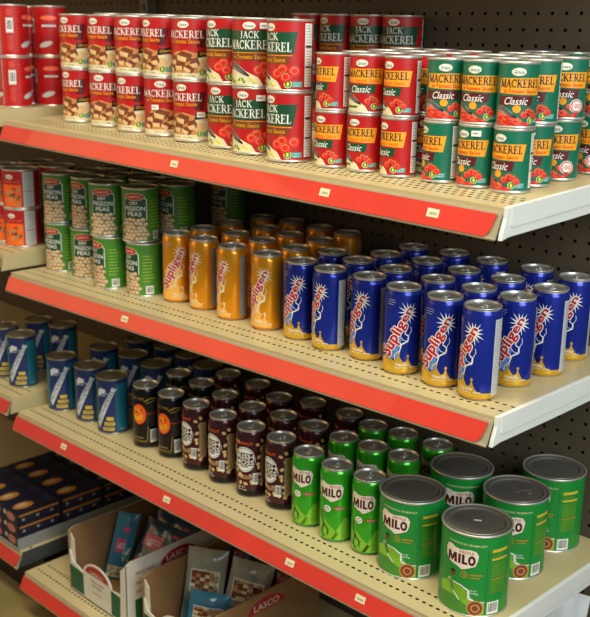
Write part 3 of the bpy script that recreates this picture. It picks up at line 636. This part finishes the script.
# ------------------------------------------------------------------ middle shelf
for i, (x, y, pl, pu) in enumerate(((-46.3, 4.0, -42, -30), (-42.46, 4.06, -17, -48), (-38.27, 3.39, -60, -16), (-34.47, 3.81, -57, -19))):
    z = pz(2, x, y); put('peas', x, y, z, pl, 'front', 'lower'); put('peas', x-(.15, .1, .3, .35)[i], y+(.1, .3, .0, .0)[i], z+Hc, pu, 'front', 'upper')
    for j, yy in enumerate((7.05, 10.3)):
        if i == 3 and j == 1: yy = 12.4
        xx = x+.1*(i % 2); z = pz(2, xx, yy); put('peas', xx, yy, z, -40, ('second', 'third')[j], 'lower'); put('peas', xx-.05, yy, z+Hc, (-50, -45)[j], ('second', 'third')[j], 'upper')
def line(kind, k, pts, phis, row):
    for (x, y), p in zip(pts, phis): put(kind, x, y, pz(k, x, y), p, row)
line('oran', 2, [(-30.93, 4.2), (-27.83, 4.21), (-24.35, 3.83), (-20.78, 3.79)], [-10, -62, -60, -36], 'front')
line('oran', 2, [(-31.23, 7.01), (-27.88, 7.35), (-24.58, 6.94), (-20.98, 6.68)], [-30, -20, -15, -30], 'second')
line('oran', 2, [(-31.78, 10.24), (-28.15, 10.67), (-24.95, 10.07), (-21.78, 10.0)], [-30, -20, -50, -30], 'third')
line('oran', 2, [(-32.0, 13.94), (-29.03, 14.35), (-25.44, 13.85), (-22.38, 13.57)], [-30, -20, -50, -30], 'fourth')
line('blue', 2, [(-17.61, 3.79), (-14.7, 3.41), (-11.65, 3.62), (-8.49, 2.97), (-5.49, 2.86), (-2.77, 2.56)], [-33, -57, -47, -6, -14, -46], 'front')
line('blue', 2, [(-18.25, 7.5), (-15.26, 6.7), (-11.88, 6.4), (-8.33, 6.01), (-5.3, 5.88), (-2.63, 5.77)], [-40, -50, -70, -30, -80, -12], 'second')
line('blue', 2, [(-15.36, 9.6), (-12.09, 9.89), (-8.74, 9.26), (-5.52, 9.19), (-2.37, 8.85)], [-40, -10, -70, -50, -38], 'third')
line('blue', 2, [(-15.65, 12.97), (-12.44, 13.35), (-9.2, 13.02), (-5.85, 13.03), (-2.89, 12.58)], [-40, -10, -70, -50, -22], 'fourth')
# ------------------------------------------------------------------ lower shelf
line('malt', 3, [(-46.55, 3.49), (-42.67, 3.83), (-39.17, 3.67)], [-7, -18, -21], 'front')
line('malt', 3, [(-46.5, 7.96), (-42.92, 8.59), (-39.42, 8.4)], [-20, -18, -10], 'second')
line('malt', 3, [(-46.35, 11.9), (-42.92, 12.5), (-39.56, 12.3), (-36.2, 11.6)], [-7, -18, -21, -10], 'third')
line('black', 3, [(-34.7, 3.79), (-31.69, 3.99)], [-33, -38], 'front')
line('black', 3, [(-35.27, 7.61), (-32.09, 7.4)], [-33, -38], 'second')
line('moss', 3, [(-28.55, 3.93), (-25.43, 3.88), (-22.38, 3.87), (-19.45, 4.03)], [-56, -49, -26, -53], 'front')
line('moss', 3, [(-28.71, 6.95), (-25.33, 6.75), (-22.45, 7.2), (-19.47, 7.43)], [-40, -50, -20, -40], 'second')
line('moss', 3, [(-32.45, 10.62), (-28.93, 10.65), (-25.53, 9.73), (-22.94, 10.87), (-19.46, 11.17)], [-40, -50, -20, -40, -30], 'third')
line('milo', 3, [(-16.42, 3.62), (-13.65, 3.43), (-11.1, 3.7)], [-24, -16, -17], 'front')
line('milo', 3, [(-16.6, 7.36), (-14.19, 7.63), (-11.7, 7.9)], [-30, -20, -25], 'second')
line('milo', 3, [(-16.73, 10.67), (-14.27, 11.08), (-11.39, 11.25)], [-30, -20, -25], 'third')
tn = [(-7.97, 4.13, -8, 'front'), (-2.8, 3.58, 0, 'front'), (-3.58, 8.94, 13, 'second'), (-8.06, 9.45, 20, 'second'), (-3.79, 13.8, -8, 'third')]
for n, (x, y, p, rw) in enumerate(tn):
    t = put('mtin', x, y, pz(3, x, y), p, rw)
    if n == 1:
        Mx = Mesh(); Mx.face([(-.22, .08, 5.06), (.24, .08, 5.06), (.24, .24, 5.06), (-.22, .24, 5.06)], 'white'); o = obj('price_sticker', Mx.data('price_sticker'), t); o['label'] = 'white sticker on the lid'
    if n == 2:
        Mx = Mesh(); rr = random.Random(5)
        for i in range(6): a, b = rr.uniform(-.1, .7), rr.uniform(-.5, .2); Mx.face([(a, b, 5.06), (a+.3, b+.1, 5.06), (a+.3, b+.14, 5.06), (a, b+.04, 5.06)], 'lgrey')
        o = obj('scratch_mark', Mx.data('scratch_mark'), t); o['label'] = 'pale scuffs on the lid'
# ------------------------------------------------------------------ far left bay
for (x, y, rw) in ((-50.98, 3.01, 'front'), (-54.2, 3.1, 'front'), (-51.0, 6.7, 'second'), (-54.3, 6.5, 'second')):
    for l, nm in ((0, 'lower'), (1, 'upper')): put('bigred', x, y, 1.6+l*Hc, -5 if rw == 'front' else -75, rw, nm)
for (x, y, rw) in ((-51.9, 3.6, 'front'), (-55.3, 3.65, 'front'), (-51.8, 7.2, 'second'), (-55.3, 7.3, 'second')):
    for l, nm in ((0, 'lower'), (1, 'upper')): put('boxred', x, y, -10.5+l*3.4, -22 if x > -53 else -12, rw, nm)
for (x, y, rw) in ((-51.98, 2.78, 'front'), (-55.4, 3.0, 'front'), (-52.08, 7.22, 'second'), (-55.04, 6.4, 'second')): put('malt', x, y, -23.5, -14, rw)
# ------------------------------------------------------------------ labels for every can
DESC = {'chunky': ('red and maroon chunky mackerel can', 'on the top shelf'), 'jack': ('tall red mackerel can with green banner', 'on top shelf'), 'rclassic': ('small red mackerel can', 'on the top shelf'),
        'gclassic': ('small green mackerel can', 'on the top shelf'), 'hclassic': ('green mackerel can with round red 100 seal', 'on top shelf'),
        'peas': ('green pigeon pea can', 'on the middle shelf'), 'oran': ('slim orange drink can', 'on the middle shelf'), 'blue': ('slim blue drink can with gold foot', 'on middle shelf'),
        'milo': ('slim bright green drink can', 'on the lower shelf'), 'black': ('black drink can with orange sun disc', 'on lower shelf'), 'moss': ('slim brown drink can with nut print', 'on lower shelf'),
        'malt': ('blue can with silver diagonal print', ''), 'bigred': ('big plain red can with barcode', 'in far left bay'), 'boxred': ('red can with stew picture', 'in far left bay'), 'mtin': ('large green cocoa powder tin', 'on the lower shelf')}
CAT = dict(mtin='tin')
GRP = dict(chunky='red chunky mackerel cans on the top shelf', jack='tall mackerel cans on the top shelf', rclassic='small red mackerel cans', gclassic='small green mackerel cans', hclassic='small green mackerel cans',
           peas='stacked pigeon pea cans', oran='orange drink cans', blue='blue drink cans', milo='slim green drink cans', black='black drink cans', moss='brown drink cans', malt='blue cans with diagonal print', bigred='big red cans in the far left bay',
           boxred='red picture cans in the far left bay', mtin='large green cocoa tins')
ORD = ['leftmost', 'second from left', 'third from left', 'fourth from left', 'fifth from left', 'rightmost']
sets = {}
for c in CANS:
    c['far'] = c['x'] < -49; sets.setdefault((c['kind'], c['row'], c['lay'], c['far']), []).append(c)
for (kind, row, lay, far), L in sets.items():
    L.sort(key=lambda c: c['x']); n = len(L); d, place = DESC[kind]
    if kind == 'malt': place = 'in far left bay' if far else 'on the lower shelf'
    for i, c in enumerate(L):
        if n == 1: o_ = 'only one'
        elif n == 2: o_ = ('left one', 'right one')[i]
        else: o_ = 'rightmost' if i == n-1 else ORD[i]
        lab = (lay+' ' if lay else '')+d+', '+(o_+' in ' if n > 1 else 'in ')+row+' row'+(' '+place if place else '')
        if len(lab.split()) > 16: lab = lab.replace(' on the top shelf', ' on top').replace(' from left', '')
        if len(lab.split()) > 16: lab = lab.replace(' on top shelf', '').replace(' in far left bay', ', far bay').replace(' on the middle shelf', '').replace(' with round red', ' with')
        tag(c['o'], lab.strip(), CAT.get(kind, 'can'), GRP[kind])
# ------------------------------------------------------------------ cartons of snack bags on the bottom shelf
def carton(x0, x1, y0, y1, h, label, brown_right=False):
    z = pz(4, (x0+x1)/2, 0); t = empty('display_carton', (x0+x1)/2, y0, z); t.location = (0, 0, 0); Z = z+Z0
    tag(t, label, 'box', 'display cartons on the bottom shelf'); w = .14
    M = Mesh(); M.box((x0, y0, Z+.0), (x1, y1, Z+w), 'kraft'); obj('carton_bottom', M.data('carton_bottom'), t)
    # side walls: printed board outside, kraft inside
    for sx, nm in ((0, 'left'), (1, 'right')):
        xa = x0 if sx == 0 else x1-w; M = Mesh()
        prof = [(y0, Z+w), (y1, Z+w), (y1, Z+h), (y0+.5, Z+h), (y0, Z+h-.25)]
        M.prism(prof, 'x', xa+(.03 if sx == 0 else 0), xa+w-(0 if sx == 0 else .03), 'kraft')
        xo = xa if sx == 0 else xa+w-.03
        M.prism(prof, 'x', xo, xo+.03, 'kraft' if brown_right else 'card_white')
        o = obj('side_wall', M.data('side_wall', None, True), t)
        if sx == 1:
            xo = x1+.004; M = Mesh()
            def q(pts, m, e=0.): M.face([(xo+e, a, b) for a, b in pts], m)
            if not brown_right: q([(y0+.9, Z+.2), (y1-.2, Z+.2), (y1-.2, Z+2.2), (y0+.9, Z+2.2)], 'card_green')
            # red arch with the name
            cx, cz, a_, b_ = y0+5.6, Z+h-1.55, 2.0, 1.1
            q([(cx-a_, cz)]+[(cx-a_*cos(pi*i/16), cz+b_*sin(pi*i/16)) for i in range(17)]+[(cx+a_, cz)], 'lred', .004)
            pts, tr = text_tris('LASCO', .02)
            for f in tr: M.face([(xo+.012, cx+pts[i][0]*2.7, cz+.42+pts[i][1]*.55) for i in f], 'card_white')
            pts, tr = text_tris('SNACK PACKS', .02)
            for dz in ((1.3, 2.2, 3.0) if not brown_right else ()):
                for f in tr: M.face([(xo+.012, y0+2.0+pts[i][0]*2.0, Z+h-dz+pts[i][1]*.28) for i in f], 'lred')
            obj('side_print', M.data('side_print'), o)
    M = Mesh(); M.box((x0+w, y1-w, Z+w), (x1-w, y1, Z+h), 'kraft'); obj('back_wall', M.data('back_wall'), t)
    # low front panel with a raised arch
    cx = (x0+x1)/2; pr = [(x0+w, Z), (x1-w, Z)]+[(x1-w, Z+3.6), (x1-.5, Z+2.7), (cx+2.1, Z+2.5)]+[(cx+2.1*cos(a), Z+2.5+1.35*sin(a)) for a in [pi*i/14 for i in range(1, 14)]]+[(cx-2.1, Z+2.5), (x0+.6, Z+2.9), (x0+w, Z+3.9)]
    M = Mesh(); M.prism(pr, 'y', y0, y0+.12, 'card_white'); o = obj('front_panel', M.data('front_panel', None, True), t)
    M = Mesh(); yo = y0-.006
    for a, b in ((x0+w, cx-2.05), (cx+2.05, x1-w)): M.face([(a, yo, Z+.25), (b, yo, Z+.25), (b, yo, Z+2.35), (a, yo, Z+2.55)], 'card_green')
    M.face([(cx-1.7, yo, Z+2.75)]+[(cx+1.7, yo, Z+2.75)]+[(cx+1.7*cos(a), yo, Z+2.75+.95*sin(a)) for a in [pi*i/14 for i in range(1, 14)]], 'lred')
    pts, tr = text_tris('LASCO', .02)
    for f in tr: M.face([(cx+pts[i][0]*1.9, yo-.006, Z+3.0+pts[i][1]*.36) for i in f], 'card_white')
    for tx, zz, ww, hh, mm in (('Seasoned', 2.25, 1.9, .24, 'ink'), ('Snacks', 1.85, 1.4, .24, 'ink'), ('12 PACKS', 1.2, 1.3, .18, 'lred')):
        pts, tr = text_tris(tx, .01)
        for f in tr: M.face([(cx+pts[i][0]*ww, yo-.006, Z+zz+pts[i][1]*hh) for i in f], mm)
    obj('front_print', M.data('front_print'), o)
    # front corner flaps seen as white uprights
    for xa in (x0, x1-w-.75):
        M = Mesh(); M.prism([(xa, Z), (xa+w+.75, Z), (xa+w+.55 if xa == x0 else xa+w+.75, Z+h-.9 if xa == x0 else Z+h-.25), (xa if xa == x0 else xa+.2, Z+h-.25 if xa == x0 else Z+h-.9)], 'y', y0-.02 if xa > x0 else y0+.13, y0+.10 if xa > x0 else y0+.2, 'card_white'); obj('corner_flap', M.data('corner_flap', None, True), t)
    return t
carton(-42.75, -34.3, .95, 12.6, 5.9, 'white and green display carton of blue snack bags, left of the pair')
carton(-32.0, -23.4, .95, 12.6, 5.9, 'brown-sided display carton of grey-topped bags, right of the pair', True)
def bag(cx, cy, zb, w, h, th, tiltx, tilty, rz, body, top, deco, label, grp):
    """pillow pouch: two bulging films sealed at top and foot; deco(x, y) draws on its front"""
    n, m = 14, 18; M = Mesh(); rr = random.Random(int(abs(cx*100))+int(cy*10))
    def th_(u, v): return th*.5*max(0, (1-(2*u-1)**4))*max(0., min(1, min(v, 1-v)*6))**.6*(.75+.3*sin(5*v+2)+.12*sin(17*u+9*v+cx))
    V = {}
    for s_ in (0, 1):
        for i in range(n+1):
            for j in range(m+1):
                u, v = i/n, j/m; d = th_(u, v)*(1 if s_ else -1)+.06*sin(9*u+4*v+cx)*v
                xx = (u-.5)*w*(1-.05*sin(pi*v)); V[s_, i, j] = M.bm.verts.new((xx, d, v*h))
        for i in range(n):
            for j in range(m):
                q = [V[s_, i, j], V[s_, i+1, j], V[s_, i+1, j+1], V[s_, i, j+1]]
                f = M.bm.faces.new(q if s_ == 0 else q[::-1]); f.smooth = True
                mm = top if j >= m-5 else body
                if j in (m-1,): mm = top
                f.material_index = M.mi(mm)
    me = M.data('bag_body')
    t = empty(NAMEB, cx, cy, zb, rz); t.rotation_euler = (tiltx, tilty, rz)
    tag(t, label, 'bag', grp); o = obj('bag_body', me, t)
    D = Mesh()
    def patch(x0, y0, x1, y1, mt, e=.02, jit=0):
        nx, ny = 6, 6
        for i in range(nx):
            for j in range(ny):
                P = []
                for a, b in ((i, j), (i+1, j), (i+1, j+1), (i, j+1)):
                    x = x0+(x1-x0)*a/nx; y = y0+(y1-y0)*b/ny; u = x/w+.5; v = y/h; P.append((x, -th_(u, v)+.06*sin(9*u+4*v+cx)*v-e, y))
                D.face(P, mt if not isinstance(mt, tuple) else rr.choice(mt))
    def txt(body, x, y, ww, hh, mt, e=.05):
        pts, tr = text_tris(body, .03)
        for f in tr:
            P = []
            for i in f:
                X = x+pts[i][0]*ww; Y = y+pts[i][1]*hh; u = X/w+.5; v = Y/h; P.append((X, -th_(u, v)+.06*sin(9*u+4*v+cx)*v-e, Y))
            D.face(P, mt)
    deco(patch, txt, w, h); pr = obj('bag_print', D.data('bag_print'), o)
    return t
NAMEB = 'snack_bag'
def deco_blue(p, t, w, h):
    p(-w*.3, h*.42, w*.12, h*.62, 'pink'); p(-w*.1, h*.72, w*.2, h*.80, 'pink'); p(-w*.42, .3, w*.42, h*.22, ('yellow', 'bagteal', 'cream')); p(w*.1, h*.3, w*.4, h*.5, ('bagteal', 'cream', 'leaf'), .03)
    t('LASCO', -w*.05, h*.52, w*.34, h*.08, 'white')
def deco_pink(p, t, w, h):
    p(-w*.35, h*.62, w*.1, h*.80, 'pink'); p(w*.15, h*.4, w*.4, h*.5, 'pink'); p(-w*.4, h*.3, w*.1, h*.5, ('bagblue', 'bagteal', 'navy')); p(w*.15, h*.72, w*.4, h*.82, 'bagblue')
    q = random.Random(int(w*10))
    for i in range(9): a, b = q.uniform(-.42, .3)*w, q.uniform(.35, .9)*h; p(a, b, a+.12*w, b+.04*h, ('pink', 'bagteal', 'white', 'bagblue')[i % 4], .035)
    t('LASCO', -w*.12, h*.71, w*.34, h*.07, 'white')
def deco_oat(p, t, w, h):
    p(-w*.34, h*.50, w*.34, h*.74, ('oat', 'tan', 'brown', 'cream', 'choc')); p(-w*.45, .3, w*.45, h*.40, 'bagblue'); p(-w*.25, h*.28, w*.25, h*.38, 'lred', .04)
    for a in (-.36, .34): p(w*a, h*.50, w*(a+.02), h*.74, 'white', .03)
    p(-w*.36, h*.74, w*.36, h*.755, 'white', .03); p(-w*.36, h*.485, w*.36, h*.5, 'white', .03)
    t('LASCO', 0, h*.33, w*.42, h*.065, 'white', .07); t('OATS', 0, h*.82, w*.3, h*.045, 'grey')
zb = pz(4, -38, 3)+.18
G1, G2 = 'blue snack bags in the left carton', 'oat bags in the right carton'
bag(-41.0, 4.4, zb, 2.0, 6.3, .9, rad(-10), rad(14), rad(50), 'bagblue', 'bagblue', deco_blue, 'upright clear blue bag leaning at front left of the white carton', G1)
for i in range(5):
    bag(-37.4-.15*i, 4.3+1.5*i, zb+.15, 4.6, 6.5, 1.0, rad(-36+2*i), rad(3), rad(8+2*i), 'bagdark', 'bagdark', deco_pink, ['foremost of the dark blue bags slumped right of the clear bag', 'second dark blue bag from the front in the white carton', 'middle one of five dark blue bags in the white carton', 'fourth dark blue bag from the front in the white carton', 'rearmost dark blue bag in the white carton'][i], G1)
zb = pz(4, -28, 3)+.18
bag(-29.4, 4.6, zb, 3.4, 7.0, 1.2, rad(-16), rad(4), rad(36), 'baggrey', 'baggrey', deco_oat, 'grey-topped oat bag standing at left in the brown carton', G2)
bag(-26.6, 6.2, zb, 3.6, 6.5, 1.2, rad(-18), rad(10), rad(34), 'baggrey', 'baggrey', deco_oat, 'grey-topped oat bag standing right of its twin in brown carton', G2)
bag(-27.4, 3.4, zb, 3.4, 4.7, 1.1, rad(-14), rad(5), rad(36), 'bagblue', 'bagblue', deco_oat, 'low teal bag with red name patch in front of the two oat bags', G2)
for i, (x, y) in enumerate(((-30.4, 9.6), (-27.6, 9.6), (-25.2, 9.8))):
    bag(x, y, zb, 2.5, 6.0, 1.0, rad(-12), 0, rad(6), 'bagdark', 'bagdark', deco_pink, ['left', 'middle', 'right'][i]+' of three dark blue bags at the back of the brown carton', G2)
# small bag end showing under the lower shelf at far right
bag(-2.0, 11.6, pz(4, 0, 0)+.15, 3.0, 12.6, 1.2, rad(-6), rad(5), rad(30), 'silverprint', 'silverprint', lambda p, t, w, h: p(-w*.3, h*.4, w*.3, h*.6, 'bagblue'), 'pale silver bag tip under the right end of the lower shelf', None)
# ------------------------------------------------------------------ tray of navy packs in the far left bay
Z8 = -38.7+Z0
t = empty('cardboard_tray', -55, 0, -38.7); t.location = (0, 0, 0); tag(t, 'long grey cardboard tray holding stacked navy packs', 'tray')
M = Mesh(); M.box((-60.4, -.1, Z8+.02), (-49.7, 14.5, Z8+.1), 'trayg')
obj('tray_floor', M.data('tray_floor'), t)
for a, b in (((-49.8, -.1, Z8+.1), (-49.7, 14.5, Z8+1.15)), ((-60.4, -.1, Z8+.1), (-60.3, 14.5, Z8+1.15)), ((-60.3, 14.4, Z8+.1), (-49.8, 14.5, Z8+1.15))):
    M = Mesh(); M.box(a, b, 'trayg'); obj('tray_side', M.data('tray_side'), t)
def pack_mesh():
    M = Mesh(); M.box((-1.25, -2.3, 0), (1.25, 2.3, 1.16), 'packnavy')
    M.face([(1.255, -2.1, .75), (1.255, 2.1, .75), (1.255, 2.1, .95), (1.255, -2.1, .95)], 'packorange')
    for i in range(7): M.face([(1.256, -1.8+i*.5, .3), (1.256, -1.5+i*.5, .3), (1.256, -1.5+i*.5, .55), (1.256, -1.8+i*.5, .55)], 'packside' if i % 3 else 'grey')
    D = M
    D.face([(.62*cos(a), -.9+1.05*sin(a), 1.166) for a in [2*pi*i/20 for i in range(20)]], 'packorange'); D.face([(.36*cos(a)-.1, -1.0+.6*sin(a), 1.172) for a in [2*pi*i/16 for i in range(16)]], 'oat')
    D.face([(-.9, 1.4, 1.166), (.9, 1.4, 1.166), (.9, 2.0, 1.166), (-.9, 2.0, 1.166)], 'packside')
    D.face([(.1+.75*cos(a), -2.306, .58+.42*sin(a)) for a in [2*pi*i/16 for i in range(16)]], 'packpink'); D.face([(-1.15, -2.306, .5), (-.75, -2.306, .5), (-.75, -2.306, .9), (-1.15, -2.306, .9)], 'lgrey')
    return D.data('carton_body')
PB = pack_mesh()
cn = ['right column', 'second column from right', 'third column from right', 'leftmost column']; ln = ['bottom', 'middle', 'top']; rn = ['front', 'middle', 'back']
for c in range(4):
    for rw in range(3):
        for l in range(3):
            if c < 3 or l == 2 or rw == 0:
                t = empty('tin_carton', -51.15-c*2.58, 2.35+rw*4.72, -38.58+l*1.165, 0)
                tag(t, f'flat navy pack, {ln[l]} layer, {cn[c]}, {rn[rw]} row of the grey tray', 'box', 'navy packs stacked on the grey tray'); obj('carton_body', PB, t)
# peg hook rivets on the board
for z in (11.9, 12.6):
    M = Mesh(); M.lathe([(.01, 0), (.16, .01), (.17, .06), (.01, .09)], 'tin', 16); o = obj('board_rivet', M.data('board_rivet')); o.location = (-19.7*S, 15.93*S, (z+Z0)*S); o.rotation_euler = (rad(90), 0, 0)
    tag(o, 'small pale rivet on the pegboard, '+('lower' if z < 12 else 'upper')+' of two above the mackerel cans', 'rivet', 'pegboard rivets')
